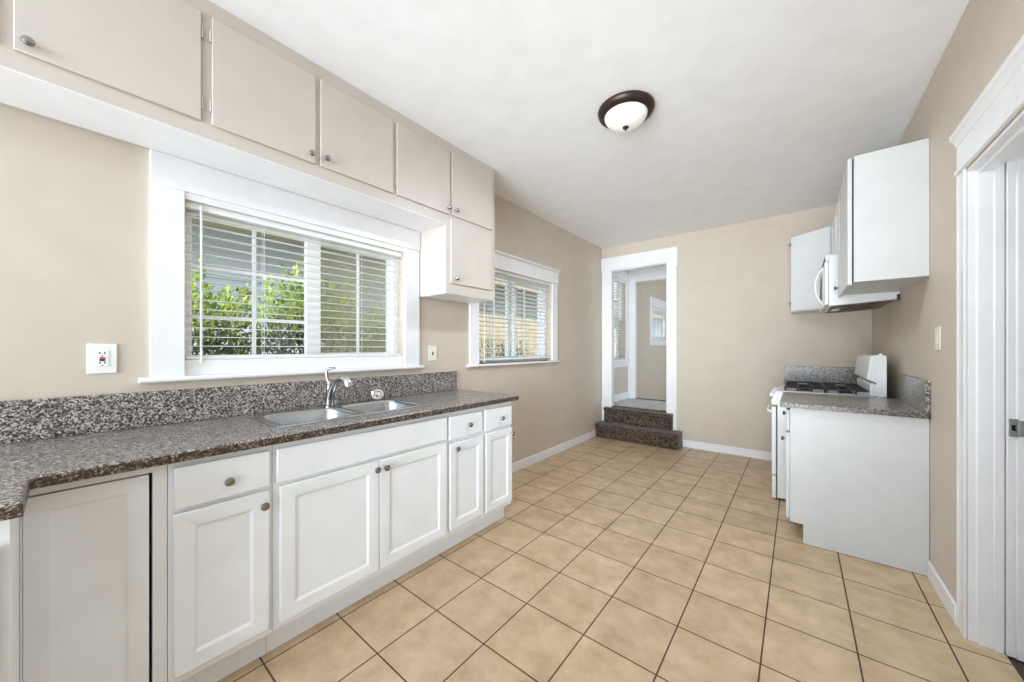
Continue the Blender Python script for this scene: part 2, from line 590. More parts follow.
# window over the sink
r, xg = window('window_1', W1, 's')
y0, y1, z0, z1 = W1
tf = facing_px(XL)
MB().box((XL, 0.24, 1.165), (XL + 0.018, 0.36, 2.065)).build('casing', 'trim', r, 0.003)
MB().box((XL, 1.605, 1.165), (XL + 0.018, 1.738, 2.065)).build('casing', 'trim', r, 0.003)
MB().box((XL, 0.24, 2.065), (XL + 0.022, 1.742, 2.218)).build('head_board', 'trim', r, 0.003)
MB().box((XL, 0.36, 2.030), (XL + 0.010, 1.605, 2.065)).build('head_casing', 'trim', r, 0.002)
MB().prism([(XL - 0.14, 1.145), (XL + 0.030, 1.143), (XL + 0.038, 1.150), (XL + 0.038, 1.160), (XL + 0.030, 1.167), (XL - 0.14, 1.167)], along_y, 0.205, 1.775).build('stool', 'trim', r, 0.002)
MB().box((XL - 0.15, 0.36, 1.167), (XL - 0.012, 1.605, 1.243)).build('sill_rail', 'vinyl', r, 0.003)
MB().cells(lambda a, b, c: (c, a, b), [y0, 0.395, 1.565, y1], [1.243, 1.25, 1.995, z1], lambda a, b: not (0.395 < a < 1.565 and 1.25 < b < 1.995), XL - 0.15, XL - 0.075).build('window_frame', 'vinyl', r, 0.002)
slider_sash(r, 0.375, 1.034, 1.245, 2.01, XL - 0.10, 0.026, [0.6745], [1.467, 1.727], 0.0, 0.086)
slider_sash(r, 0.985, 1.585, 1.245, 2.01, XL - 0.10, 0.034, [1.316], [], -0.041)
MB().box((XL - 0.162, 1.0, 1.25), (XL - 0.1605, 1.565, 2.0)).build('insect_screen', 'screen', r)

# second window
r, xg = window('window_2', W2, 's')
y0, y1, z0, z1 = W2
MB().box((XL, 2.295, 1.155), (XL + 0.018, 2.415, 2.10)).build('casing', 'trim', r, 0.003)
MB().box((XL, 3.69, 1.155), (XL + 0.018, 3.81, 2.10)).build('casing', 'trim', r, 0.003)
MB().box((XL, 2.285, 2.10), (XL + 0.022, 3.82, 2.235)).build('head_board', 'trim', r, 0.003)
MB().prism([(XL, 2.235), (XL + 0.026, 2.235), (XL + 0.045, 2.250), (XL + 0.045, 2.264), (XL, 2.264)], along_y, 2.268, 3.842).build('cap_moulding', 'trim', r, 0.002)
MB().box((XL, 2.28, 2.092), (XL + 0.03, 3.826, 2.106)).build('fillet', 'trim', r, 0.002)
MB().prism([(XL - 0.14, 1.133), (XL + 0.036, 1.131), (XL + 0.044, 1.138), (XL + 0.044, 1.148), (XL + 0.036, 1.155), (XL - 0.14, 1.155)], along_y, 2.262, 3.848).build('stool', 'trim', r, 0.002)
MB().cells(lambda a, b, c: (c, a, b), [y0, 2.45, 3.655, y1], [z0, 1.19, 2.065, z1], lambda a, b: not (2.45 < a < 3.655 and 1.19 < b < 2.065), XL - 0.15, XL - 0.075).build('window_frame', 'vinyl', r, 0.002)
slider_sash(r, 2.43, 3.10, 1.18, 2.075, XL - 0.10, 0.045, [2.75], [1.62])
slider_sash(r, 3.0, 3.67, 1.18, 2.075, XL - 0.10, 0.045, [3.33], [1.62], -0.041)

# hall window seen through the doorway, double hung
r, xg = window('window_3', W3, 'd')
y0, y1, z0, z1 = W3
MB().box((XL, 5.29, 1.12), (XL + 0.02, 5.42, 2.47)).build('casing', 'trim', r, 0.003)
MB().box((XL, 6.09, 1.12), (XL + 0.02, 6.198, 2.47)).build('casing', 'trim', r, 0.003)
MB().box((XL, 5.28, 2.47), (XL + 0.024, 6.198, 2.62)).build('head_board', 'trim', r, 0.003)
MB().box((XL - 0.14, 5.26, 1.085), (XL + 0.05, 6.198, 1.12)).build('stool', 'trim', r, 0.004)
MB().box((XL, 5.29, 0.99), (XL + 0.018, 6.198, 1.085)).build('apron', 'trim', r, 0.003)
slider_sash(r, 5.42, 6.09, 1.78, 2.47, XL - 0.09, 0.05, [], [], 0.0)
slider_sash(r, 5.42, 6.09, 1.12, 1.83, XL - 0.13, 0.05, [], [], 0.0)

# small high window in the room past the hall
r, xg = window('window_4', W4, 's')
y0, y1, z0, z1 = W4
MB().box((XL, 7.42, 1.52), (XL + 0.02, 7.55, 2.16)).build('casing', 'trim', r, 0.003)
MB().box((XL, 8.75, 1.52), (XL + 0.02, 8.88, 2.16)).build('casing', 'trim', r, 0.003)
MB().box((XL, 7.41, 2.16), (XL + 0.024, 8.89, 2.36)).build('head_board', 'trim', r, 0.003)
MB().box((XL - 0.14, 7.38, 1.485), (XL + 0.05, 8.92, 1.52)).build('stool', 'trim', r, 0.004)
MB().box((XL, 7.42, 1.37), (XL + 0.018, 8.88, 1.485)).build('apron', 'trim', r, 0.003)
slider_sash(r, 7.55, 8.75, 1.52, 2.16, XL - 0.10, 0.05, [8.15], [])

# ------------------------------------------------------------------ blinds
def blind(label, y0, y1, z_top, z_bot, pitch, depth, xc, wand_y, cords, tilt=0.0, group=None, valance=0.036):
    t = thing('window_blind', label, 'blind', (xc, (y0 + y1) / 2, z_bot), group)
    MB().box((xc - depth / 2 - 0.004, y0, z_top - valance), (xc + depth / 2 + 0.006, y1, z_top)).build('headrail', 'slat', t, 0.003)
    s = MB()
    z = z_top - valance - pitch * 0.6
    ca, sa = math.cos(tilt) * depth / 2, math.sin(tilt) * depth / 2
    while z > z_bot + 0.03:
        s.prism([(xc - ca, z - sa - 0.0010), (xc, z + 0.001), (xc + ca, z + sa - 0.0010), (xc + ca, z + sa + 0.0010), (xc, z + 0.0030), (xc - ca, z - sa + 0.0010)], along_y, y0 + 0.004, y1 - 0.004)
        z -= pitch
    s.build('slats', 'slat', t)
    MB().box((xc - depth / 2, y0 + 0.003, z_bot), (xc + depth / 2, y1 - 0.003, z_bot + 0.016)).build('bottom_rail', 'slat', t, 0.003)
    for cy in cords:
        for dx in (-depth / 2 - 0.001, depth / 2 + 0.001):
            MB().tube([(xc + dx, cy, z_bot + 0.01), (xc + dx, cy, z_top - valance)], 0.0010, 6).build('ladder_cord', 'slat', t)
    if wand_y is not None:
        MB().tube([(xc + depth / 2 + 0.012, wand_y, z_bot - 0.02), (xc + depth / 2 + 0.012, wand_y, z_top - valance + 0.02)], 0.0052, 8).build('tilt_wand', 'slat', t)
    return t

blind('wide open white slatted blind in the window above the sink', 0.365, 1.60, 2.034, 1.246, 0.047, 0.034, XL - 0.036, 0.425, [0.70, 1.28])
blind('white slatted blind in the second window, past the hanging cream cupboard', 2.42, 3.686, 2.098, 1.186, 0.043, 0.048, XL - 0.036, 2.50, [2.66, 3.05, 3.48], 0.12)
blind('tall white blind in the hall window seen through the stepped doorway', 5.425, 6.085, 2.468, 1.124, 0.043, 0.048, XL - 0.03, None, [5.56, 5.95], 0.12)
blind('short white blind in the small high window beyond the hall', 7.555, 8.745, 2.158, 1.96, 0.03, 0.048, XL - 0.03, 7.66, [7.8, 8.5], 0.1)

# ------------------------------------------------------------------ doorways
d = root_structure('door_1', ((DB[0] + DB[1]) / 2, YB, 0))
MB().box((-2.332, YB - 0.022, 0.0), (-2.172, YB, 2.475)).build('casing', 'trim', d, 0.003)
MB().box((-1.378, YB - 0.022, 0.0), (-1.262, YB, 2.475)).build('casing', 'trim', d, 0.003)
MB().box((-2.336, YB - 0.026, 2.475), (-1.256, YB, 2.665)).build('head_casing', 'trim', d, 0.003)
MB().box((-1.262, YB - 0.020, 2.40), (-1.250, YB, 2.672)).build('corner_strip', 'trim', d, 0.002)
MB().cells(lambda a, b, c: (a, c, b), [DB[0] - 0.007, DB[0] + 0.013, DB[1] - 0.013, DB[1] + 0.007], [HF, DB[3] - 0.013, DB[3] + 0.007],
           lambda a, b: not (DB[0] + 0.013 < a < DB[1] - 0.013 and b < DB[3] - 0.013), YB - 0.003, YB2 + 0.003).build('jamb', 'trim', d, 0.002)

d = root_structure('door_2', (XR, (DR[0] + DR[1]) / 2, 0))
xo = XR - 0.006
# profiled casings: raised outer band, groove and inner bead
def casing_profile(ya, yb):
    s = 1 if yb > ya else -1
    pts = [(XR, ya), (xo - 0.004, ya), (xo - 0.004, ya + s * 0.010), (xo, ya + s * 0.016), (xo, yb - s * 0.014), (xo - 0.004, yb - s * 0.006), (xo - 0.002, yb), (XR, yb)]
    return MB().prism(pts, lambda a, b, c: (a, b, c), 0.0, 2.105)
casing_profile(2.512, 2.605).build('casing', 'trim', d, 0.0015)
casing_profile(1.668, 1.575).build('casing', 'trim', d, 0.0015)
MB().box((XR - 0.017, 1.565, 2.105), (XR, 2.612, 2.127)).build('fillet', 'trim', d, 0.004)
MB().box((XR - 0.009, 1.575, 2.127), (XR, 2.603, 2.245)).build('head_board', 'trim', d, 0.002)
MB().prism([(XR, 2.240), (XR - 0.011, 2.240), (XR - 0.015, 2.254), (XR - 0.024, 2.268), (XR - 0.030, 2.272), (XR - 0.030, 2.298), (XR, 2.298)], along_y, 1.57, 2.607).build('crown_moulding', 'trim', d, 0.002)
# stepped jamb
MB().prism([(XR + 0.002, 2.525), (XR + 0.002, 2.512), (XR + 0.028, 2.512), (XR + 0.028, 2.500), (XR + 0.072, 2.500), (XR + 0.072, 2.492), (XR + 0.098, 2.492), (XR + 0.098, 2.525)], ident, 0.0, 2.10).build('jamb', 'trim', d, 0.002)
j = MB().prism([(XR + 0.101, 2.525), (XR + 0.101, 2.486), (XR + 0.126, 2.486), (XR + 0.126, 2.480), (XR + 0.20, 2.480), (XR + 0.20, 2.525)], ident, 0.0, 2.10).build('jamb', 'trim', d, 0.003)
MB().cells(lambda a, b, c: (a, c, b), [XR + 0.106, XR + 0.111, XR + 0.124, XR + 0.129], [0.93, 0.955, 0.98, 1.005], lambda a, b: not (XR + 0.111 < a < XR + 0.124 and 0.955 < b < 0.98), 2.478, 2.4865).build('strike_plate', 'zinc', j)
MB().box((XR + 0.1105, 2.4845, 0.954), (XR + 0.1245, 2.4865, 0.981)).build('latch_hole', 'black', j)
MB().box((XR + 0.129, 2.470, 0.935), (XR + 0.150, 2.480, 1.0)).build('latch_lip', 'zinc', j, 0.002)
MB().box((XR + 0.002, 1.66, 2.088), (XR + 0.20, 2.512, 2.102)).build('head_jamb', 'trim', d, 0.002)
MB().box((XR + 0.028, 1.66, 2.070), (XR + 0.072, 2.500, 2.09)).build('head_stop', 'trim', d, 0.002)

# carpeted steps up to the hall
st = thing('carpeted_steps', 'two dark brown carpeted steps climbing to the far doorway', 'steps', (-1.76, 5.0, 0))
def step(x0, x1, yf, yb, z0, z1):
    mb = MB()
    n = 60
    prof = [(yb, z0), (yf + 0.012, z0), (yf + 0.010, z1 - 0.05), (yf - 0.006, z1 - 0.035), (yf - 0.010, z1 - 0.018), (yf - 0.002, z1 - 0.004), (yf + 0.016, z1), (yf + 0.06, z1 + 0.001), (yb, z1)]
    loops = []
    for i in range(n + 1):
        x = x0 + (x1 - x0) * i / n
        k = 1.0 if 0 < i < n else 0.0
        loops.append([(x, y + random.uniform(-1, 1) * 0.0035 * (yf - 0.02 < y < yb - 0.005), z + random.uniform(-1, 1) * 0.003 * (z > z0)) for y, z in prof])
    mb.loft(loops, True, True)
    return mb.build('step', 'carpet', st, 0.012, 3)
step(-2.325, -1.19, 4.868, YB - 0.024, 0.0, 0.205)
step(-2.262, -1.305, 5.015, YB - 0.024, 0.210, 0.425)
MB().box((DB[0] + 0.015, YB - 0.03, 0.30), (DB[1] - 0.015, YB + 0.02, 0.4285)).build('step_edge', 'carpet', st, 0.01)

# ------------------------------------------------------------------ lower cabinets along the window wall
XFR, XDR = -1.70, -1.68
def base_body(t, y0, y1, opens, xf=XFR, xb=XL + 0.01, kick=0.07, zt=0.906, mat='cabinet', sign=1, name='carcass', st0=0.018):
    """hollow carcass with toe kick: sides, bottom, back, face frame"""
    b = MB()
    kz = 0.125
    k = xf - sign * kick
    side = [(xb, 0), (k, 0), (k, kz), (xf, kz), (xf, zt), (xb, zt)]
    for a, c in ((y0, y0 + st0), (y1 - 0.018, y1)):
        b.prism(side, along_y, a, c)
    s = sign
    lo, hi = sorted((xb + s * 0.012, xf - s * 0.02))
    b.box((lo, y0 + 0.018, kz), (hi, y1 - 0.018, kz + 0.018))
    lo, hi = sorted((xb, xb + s * 0.012))
    b.box((lo, y0 + 0.018, 0.0), (hi, y1 - 0.018, zt))
    lo, hi = sorted((k - s * 0.015, k))
    b.box((lo, y0 + 0.018, 0.0), (hi, y1 - 0.018, kz))
    ys = {y0 + st0, y1 - 0.018}
    zs = {kz, zt}
    for o in opens:
        ys |= {o[0], o[1]}
        zs |= {o[2], o[3]}
    lo, hi = sorted((xf - s * 0.02, xf))
    b.cells(lambda a, bb, c: (c, a, bb), list(ys), list(zs), lambda a, bb: not any(inside(o, a, bb) for o in opens), lo, hi)
    return b.build(name, mat, t)

GB = 'white base cabinets under the sink counter'
fx = facing_px(XFR + 0.001)
# corner return below the counter's step forward
t = thing('base_cabinet', 'white corner cabinet under the jutting end of the sink counter', 'cabinet', (-1.87, -0.45, 0), GB)
MB().box((XL + 0.01, -0.80, 0.0), (-1.455, -0.082, 0.906)).build('carcass', 'cabinet', t, 0.002)
MB().shaker(facing_px(-1.454), -0.78, -0.098, 0.14, 0.84, 0.018, 0.05).build('door', 'cabinet', t, 0.002)

t = thing('base_cabinet', 'white base cabinet with one tall flush panel and no knob, beside the counter corner', 'cabinet', (-2.0, 0.07, 0), GB)
base_body(t, -0.0812, 0.217, [(-0.0772, 0.182, 0.14, 0.882)], st0=0.004)
MB().shaker(facing_px(XFR - 0.017), -0.0765, 0.1735, 0.142, 0.877, 0.018, 0.046, 0.005, 0.008).build('door', 'cabinet', t, 0.0015)

t = thing('base_cabinet', 'white base cabinet with one drawer, first to the near side of the sink doors', 'cabinet', (-2.0, 0.375, 0), GB)
base_body(t, 0.219, 0.532, [(0.25, 0.50, 0.17, 0.70), (0.25, 0.50, 0.75, 0.87)])
dw = MB().box((0.233, 0.738, 0), (0.521, 0.885, 0.019), fx).build('drawer', 'cabinet', t, 0.005)
knob(dw, fx(0.383, 0.800, 0.019), (1, 0, 0))
dr = MB().shaker(fx, 0.231, 0.517, 0.158, 0.722).build('door', 'cabinet', t, 0.003)
knob(dr, fx(0.497, 0.668, 0.019), (1, 0, 0))

t = thing('base_cabinet', 'wide white sink cabinet with two paired doors below the faucet', 'cabinet', (-2.0, 1.0, 0), GB)
base_body(t, 0.534, 1.471, [(0.58, 1.44, 0.17, 0.70)])
MB().box((0.545, 0.740, 0), (1.464, 0.882, 0.019), fx).build('false_front', 'cabinet', t, 0.005)
dr = MB().shaker(fx, 0.557, 1.0045, 0.158, 0.724).build('door', 'cabinet', t, 0.003)
knob(dr, fx(0.988, 0.683, 0.019), (1, 0, 0))
dr = MB().shaker(fx, 1.0095, 1.459, 0.158, 0.724).build('door', 'cabinet', t, 0.003)
knob(dr, fx(1.040, 0.681, 0.019), (1, 0, 0))

t = thing('base_cabinet', 'narrow white base cabinet between the sink doors and the end cabinet', 'cabinet', (-2.0, 1.63, 0), GB)
base_body(t, 1.473, 1.791, [(1.51, 1.76, 0.18, 0.68), (1.51, 1.76, 0.75, 0.86)])
dw = MB().box((1.482, 0.730, 0), (1.777, 0.877, 0.019), fx).build('drawer', 'cabinet', t, 0.005)
knob(dw, fx(1.646, 0.803, 0.019), (1, 0, 0))
dr = MB().shaker(fx, 1.487, 1.786, 0.168, 0.703, stile=0.05).build('door', 'cabinet', t, 0.003)
knob(dr, fx(1.536, 0.670, 0.019), (1, 0, 0))

t = thing('base_cabinet', 'narrow white base cabinet at the far end of the sink counter', 'cabinet', (-2.0, 1.95, 0), GB)
base_body(t, 1.793, 2.110, [(1.83, 2.08, 0.18, 0.68), (1.83, 2.08, 0.75, 0.86)])
dw = MB().box((1.806, 0.730, 0), (2.098, 0.877, 0.019), fx).build('drawer', 'cabinet', t, 0.005)
knob(dw, fx(1.971, 0.796, 0.019), (1, 0, 0))
dr = MB().shaker(fx, 1.814, 2.100, 0.160, 0.708, stile=0.05).build('door', 'cabinet', t, 0.003)
knob(dr, fx(2.086, 0.666, 0.019), (1, 0, 0))

# granite counter, backsplash
SK = (-2.252, -1.815, 0.598, 1.424)
ct = MB().cells(ident, [XL + 0.002, SK[0], SK[1], -1.665, -1.412], [-0.85, -0.066, SK[2], SK[3], 2.160],
                lambda a, b: not (SK[0] < a < SK[1] and SK[2] < b < SK[3]) and not (a > -1.665 and b > -0.066), 0.908, 0.943)
cto = tag(ct.build('countertop', 'granite', None, 0.006, 2, origin=(-2.0, 0.9, 0.90)), 'long speckled granite countertop holding the double sink', 'countertop')
one(MB().box((-1.6655, -0.0655, 0.9085), (-1.6615, 2.160, 0.9385)).box((-1.665, -0.0665, 0.9085), (-1.410, -0.0625, 0.9385)).box((-1.4125, -0.85, 0.9085), (-1.4085, -0.0625, 0.9385)).build('edge_strip', 'granite_edge', cto, 0.0015), 'darker brown granite front edge')
tag(MB().box((XL + 0.001, -0.85, 0.9432), (XL + 0.022, 2.128, 1.103)).build('backsplash', 'granite', None, 0.003, origin=(XL, 0.7, 0.935)), 'long granite backsplash strip behind the sink, under the wide window', 'backsplash')

# ------------------------------------------------------------------ sink and faucet
def rrect(x0, x1, y0, y1, z, rad, n=6):
    pts = []
    for cx, cy, a0 in ((x1 - rad, y1 - rad, 0), (x0 + rad, y1 - rad, PI / 2), (x0 + rad, y0 + rad, PI), (x1 - rad, y0 + rad, 1.5 * PI)):
        for k in range(n + 1):
            a = a0 + PI / 2 * k / n
            pts.append((cx + rad * math.cos(a), cy + rad * math.sin(a), z))
    return pts
sink = thing('kitchen_sink', 'double bowl stainless steel sink set in the granite countertop', 'sink', (-2.03, 1.01, 0.935))
for (ya, yb, oa, ob) in ((0.628, 0.990, 0.585, 1.0105), (1.031, 1.394, 1.0105, 1.437)):
    x0, x1 = -2.178, -1.838
    L = [rrect(-2.266, -1.800, oa, ob, 0.9353, 0.006), rrect(-2.266, -1.800, oa, ob, 0.9392, 0.006), rrect(-2.262, -1.804, oa + (0.004 if oa < 1 else 0), ob - (0.004 if ob > 1.3 else 0), 0.9405, 0.006),
         rrect(x0 - 0.006, x1 + 0.006, ya - 0.006, yb + 0.006, 0.9405, 0.055), rrect(x0, x1, ya, yb, 0.936, 0.05), rrect(x0 + 0.003, x1 - 0.003, ya + 0.003, yb - 0.003, 0.925, 0.05),
         rrect(x0 + 0.012, x1 - 0.012, ya + 0.012, yb - 0.012, 0.80, 0.05), rrect(x0 + 0.022, x1 - 0.022, ya + 0.022, yb - 0.022, 0.768, 0.05), rrect(x0 + 0.05, x1 - 0.05, ya + 0.05, yb - 0.05, 0.758, 0.04)]
    bowl = MB().loft(L, True, False).build('bowl', 'steel', sink)
    MB().lathe(((x0 + x1) / 2, (ya + yb) / 2, 0.7582), (0, 0, 1), [(0.0, 0.002), (0.02, 0.002), (0.034, 0.003), (0.044, 0.004), (0.046, 0.0)], 24).build('drain', 'chrome', bowl)
fa = thing('faucet', 'single lever chrome pull-out faucet behind the sink bowls', 'faucet', (-2.222, 1.0, 0.9406))
bx, by, bz = -2.222, 1.0, 0.9406
MB().lathe((bx, by, bz), (0, 0, 1), [(0.0, 0.0), (0.030, 0.0), (0.030, 0.006), (0.024, 0.012), (0.0, 0.012)], 28).build('base_plate', 'nickel', fa)
MB().tube([(bx, by, bz + 0.008), (bx, by, bz + 0.06), (bx + 0.002, by, bz + 0.105), (bx + 0.004, by, bz + 0.135), (bx + 0.004, by, bz + 0.148)], [0.023, 0.021, 0.020, 0.019, 0.010], 20).build('body', 'nickel', fa)
sp = MB().tube([(bx + 0.006, by, bz + 0.045), (bx + 0.018, by + 0.003, bz + 0.095), (bx + 0.042, by + 0.009, bz + 0.136), (bx + 0.078, by + 0.016, bz + 0.163), (bx + 0.106, by + 0.021, bz + 0.173), (bx + 0.126, by + 0.025, bz + 0.173)], [0.024, 0.022, 0.019, 0.0175, 0.0165, 0.016], 18).build('spout', 'nickel', fa)
MB().tube([(bx + 0.118, by + 0.024, bz + 0.174), (bx + 0.136, by + 0.028, bz + 0.171), (bx + 0.152, by + 0.032, bz + 0.160), (bx + 0.161, by + 0.034, bz + 0.144), (bx + 0.164, by + 0.035, bz + 0.128)], [0.0175, 0.021, 0.0235, 0.024, 0.022], 18).build('spray_head', 'chrome', fa)
MB().tube([(bx + 0.004, by - 0.002, bz + 0.14), (bx - 0.004, by - 0.010, bz + 0.165), (bx - 0.010, by - 0.014, bz + 0.200), (bx - 0.006, by - 0.012, bz + 0.222), (bx + 0.012, by - 0.002, bz + 0.232), (bx + 0.040, by + 0.014, bz + 0.234)], [0.013, 0.0105, 0.009, 0.0085, 0.0075, 0.006], 14).build('lever', 'nickel', fa)
ss = thing('sink_strainer', 'small round metal sink strainer leaning on the granite behind the sink', 'strainer', (-2.275, 1.345, 0.936))
ax = Vector((0.75, -0.25, 0.55)).normalized()
o0 = Vector((-2.272, 1.345, 0.936 + 0.036))
MB().lathe(o0, ax, [(0.0, 0.0), (0.026, 0.0), (0.030, 0.006), (0.040, 0.009), (0.042, 0.012), (0.038, 0.0135), (0.028, 0.011), (0.024, 0.004), (0.0, 0.003)], 28).build('basket', 'chrome', ss)
MB().lathe(o0 + ax * 0.003, ax, [(0.0, 0.0), (0.005, 0.0), (0.004, 0.012), (0.009, 0.016), (0.009, 0.020), (0.0, 0.022)], 16).build('stem', 'chrome', ss)

for o in (sink, fa, ss):
    o.location.z += 0.008
# ------------------------------------------------------------------ cream wall cabinets above the window
XU = -2.02
GU = 'cream cabinets up by the ceiling above the sink window'
ux = facing_px(XU)
def upper_body(t, y0, y1, z0, z1, name='carcass'):
    b = MB().box((XL + 0.001, y0, z0), (XU, y1, z1)).build(name, 'cream', t)
    MB().box((XL + 0.024, y0, z0 - 0.003), (XU, y1, z0 - 0.0001)).build('underside', 'trim', t)
    return b
def slab_door(t, a0, a1, b0, b1, kn, hinge_side):
    dd = MB().box((a0, b0, 0.0005), (a1, b1, 0.013), ux).build('door', 'cream', t, 0.003)
    if kn:
        knob(dd, ux(kn[0], kn[1], 0.013), (1, 0, 0), s=0.95)
    if hinge_side:
        h = a1 if hinge_side > 0 else a0
        for f in (0.17, 0.82):
            z = b0 + (b1 - b0) * f
            MB().tube([ux(h + hinge_side * 0.004, z - 0.026, 0.008), ux(h + hinge_side * 0.004, z + 0.026, 0.008)], 0.0034, 8).box((h + min(0, hinge_side * 0.014), z - 0.024, 0.0005), (h + max(0, hinge_side * 0.014), z + 0.024, 0.003), ux).build('hinge', 'cream', dd)
    return dd
t = thing('wall_cabinet', 'big cream ceiling cabinet above the granite counter corner, one silver knob', 'cabinet', (-2.18, -0.2, 2.22), GU)
upper_body(t, -0.90, 0.3815, 2.22, HC - 0.001)
slab_door(t, -0.72, -0.145, 2.285, 2.755, None, 0)
slab_door(t, -0.109, 0.364, 2.285, 2.757, (-0.079, 2.318), 1)
t = thing('wall_cabinet', 'cream two-door ceiling cabinet over the middle of the sink window', 'cabinet', (-2.18, 0.85, 2.22), GU)
upper_body(t, 0.3815, 1.3145, 2.22, HC - 0.001)
slab_door(t, 0.400, 0.833, 2.285, 2.757, (0.808, 2.328), -1)
slab_door(t, 0.8575, 1.300, 2.288, 2.755, (0.885, 2.333), 1)
t = thing('wall_cabinet', 'cream end cabinet by the ceiling with a lower door hanging beside the sink window', 'cabinet', (-2.18, 1.8, 1.715), GU)
MB().prism([(1.3145, 2.22), (1.3145, HC - 0.001), (2.285, HC - 0.001), (2.285, 1.712), (1.745, 1.712), (1.745, 2.22)], along_x, XL + 0.001, XU).build('carcass', 'cream', t)
MB().box((XL + 0.024, 1.3145, 2.217), (XU, 1.744, 2.2199)).build('underside', 'trim', t)
MB().box((XL + 0.024, 1.7465, 1.709), (XU - 0.002, 2.2835, 1.7118)).build('underside', 'trim', t)
slab_door(t, 1.327, 1.7740, 2.290, 2.755, (1.7600, 2.337), -1)
slab_door(t, 1.7950, 2.246, 2.296, 2.760, (1.835, 2.339), 1)
slab_door(t, 1.785, 2.238, 1.788, 2.262, (1.835, 1.826), 1)

# ------------------------------------------------------------------ wall plates
t = thing('power_outlet', 'square white outlet plate with red and black buttons over the granite backsplash', 'outlet', (XL, 0.0965, 1.258))
px = facing_px(XL + 0.0005)
yc, zc = 0.0965, 1.257
MB().box((yc - 0.043, zc - 0.064, 0), (yc + 0.043, zc + 0.064, 0.007), px).build('plate', 'plastic', t, 0.003)
sk = MB().box((yc - 0.017, zc - 0.034, 0.007), (yc + 0.019, zc + 0.034, 0.0095), px).build('socket_face', 'plastic', t, 0.001)
for zz in (zc + 0.024, zc - 0.017):
    for dy in (-0.007, 0.007):
        MB().box((yc + dy - 0.002, zz - 0.004, 0.0090), (yc + dy + 0.002, zz + 0.004, 0.0098), px).build('slot', 'black', sk)
    MB().lathe(px(yc, zz - 0.012, 0.0090), (1, 0, 0), [(0, 0), (0.0026, 0), (0.0026, 0.0009), (0, 0.0009)], 12).build('ground_hole', 'black', sk)
MB().box((yc - 0.008, zc - 0.001, 0.0092), (yc + 0.008, zc + 0.007, 0.0108), px).build('reset_button', 'red', sk, 0.0005)
MB().box((yc - 0.008, zc - 0.010, 0.0092), (yc + 0.008, zc - 0.002, 0.0108), px).build('test_button', 'black', sk, 0.0005)
for dz in (-0.048, 0.048):
    MB().lathe(px(yc, zc + dz, 0.0066), (1, 0, 0), [(0, 0), (0.003, 0), (0.003, 0.001), (0, 0.0012)], 12).build('screw', 'plastic', t)

t = thing('wall_plate', 'ivory wall plate with one dark slot between the two kitchen windows', 'wall plate', (XL, 1.877, 1.263))
yc, zc = 1.877, 1.263
MB().box((yc - 0.043, zc - 0.063, 0), (yc + 0.043, zc + 0.063, 0.006), px).build('plate', 'ivory', t, 0.003)
MB().box((yc - 0.006, zc - 0.016, 0.0056), (yc + 0.006, zc + 0.008, 0.0066), px).build('slot', 'black', t)
for dz in (-0.03, 0.03):
    MB().lathe(px(yc, zc + dz, 0.0056), (1, 0, 0), [(0, 0), (0.0035, 0), (0.0035, 0.001), (0, 0.0012)], 12).build('screw', 'ivory', t)

t = thing('light_switch', 'ivory light switch on the beige wall beside the white door casing', 'light switch', (XR, 2.913, 1.353))
qx = facing_nx(XR - 0.0005)
MB().box((2.868, 1.290, 0), (2.958, 1.417, 0.006), qx).build('plate', 'ivory', t, 0.003)
MB().box((2.901, 1.325, 0.006), (2.925, 1.382, 0.009), qx).build('rocker', 'ivory', t, 0.001)

# ------------------------------------------------------------------ ceiling lamp
lx, ly = -0.856, 2.230
t = thing('ceiling_lamp', 'round flush ceiling lamp with dark bronze rim and frosted glass bowl', 'lamp', (lx, ly, HC))
MB().lathe((lx, ly, HC - 0.0005), (0, 0, -1), [(0.0, 0.0), (0.166, 0.0), (0.172, 0.005), (0.174, 0.012), (0.171, 0.022), (0.166, 0.033), (0.154, 0.043), (0.143, 0.047), (0.136, 0.048), (0.132, 0.044), (0.0, 0.042)], 56).build('rim', 'bronze', t)
MB().lathe((lx, ly, HC - 0.043), (0, 0, -1), [(0.131, 0.0), (0.130, 0.010), (0.122, 0.027), (0.104, 0.045), (0.078, 0.060), (0.050, 0.069), (0.020, 0.073), (0.0, 0.0735)], 56).build('glass_bowl', 'frosted', t)
MB().lathe((lx, ly, HC - 0.114), (0, 0, -1), [(0.0, 0.0), (0.014, 0.0), (0.019, 0.004), (0.019, 0.008), (0.013, 0.012), (0.006, 0.015), (0.007, 0.020), (0.004, 0.026), (0.0, 0.027)], 24).build('finial', 'bronze', t)
ld = bpy.data.lights.new('lamp_bulb', 'AREA')
ld.shape = 'DISK'
ld.size = 0.25
ld.energy = 18.0
ld.color = (0.84, 0.93, 1.0)
lo = bpy.data.objects.new('lamp_bulb', ld)
lo.location = (0, 0, -0.155)
lo.parent = t
COL.objects.link(lo)

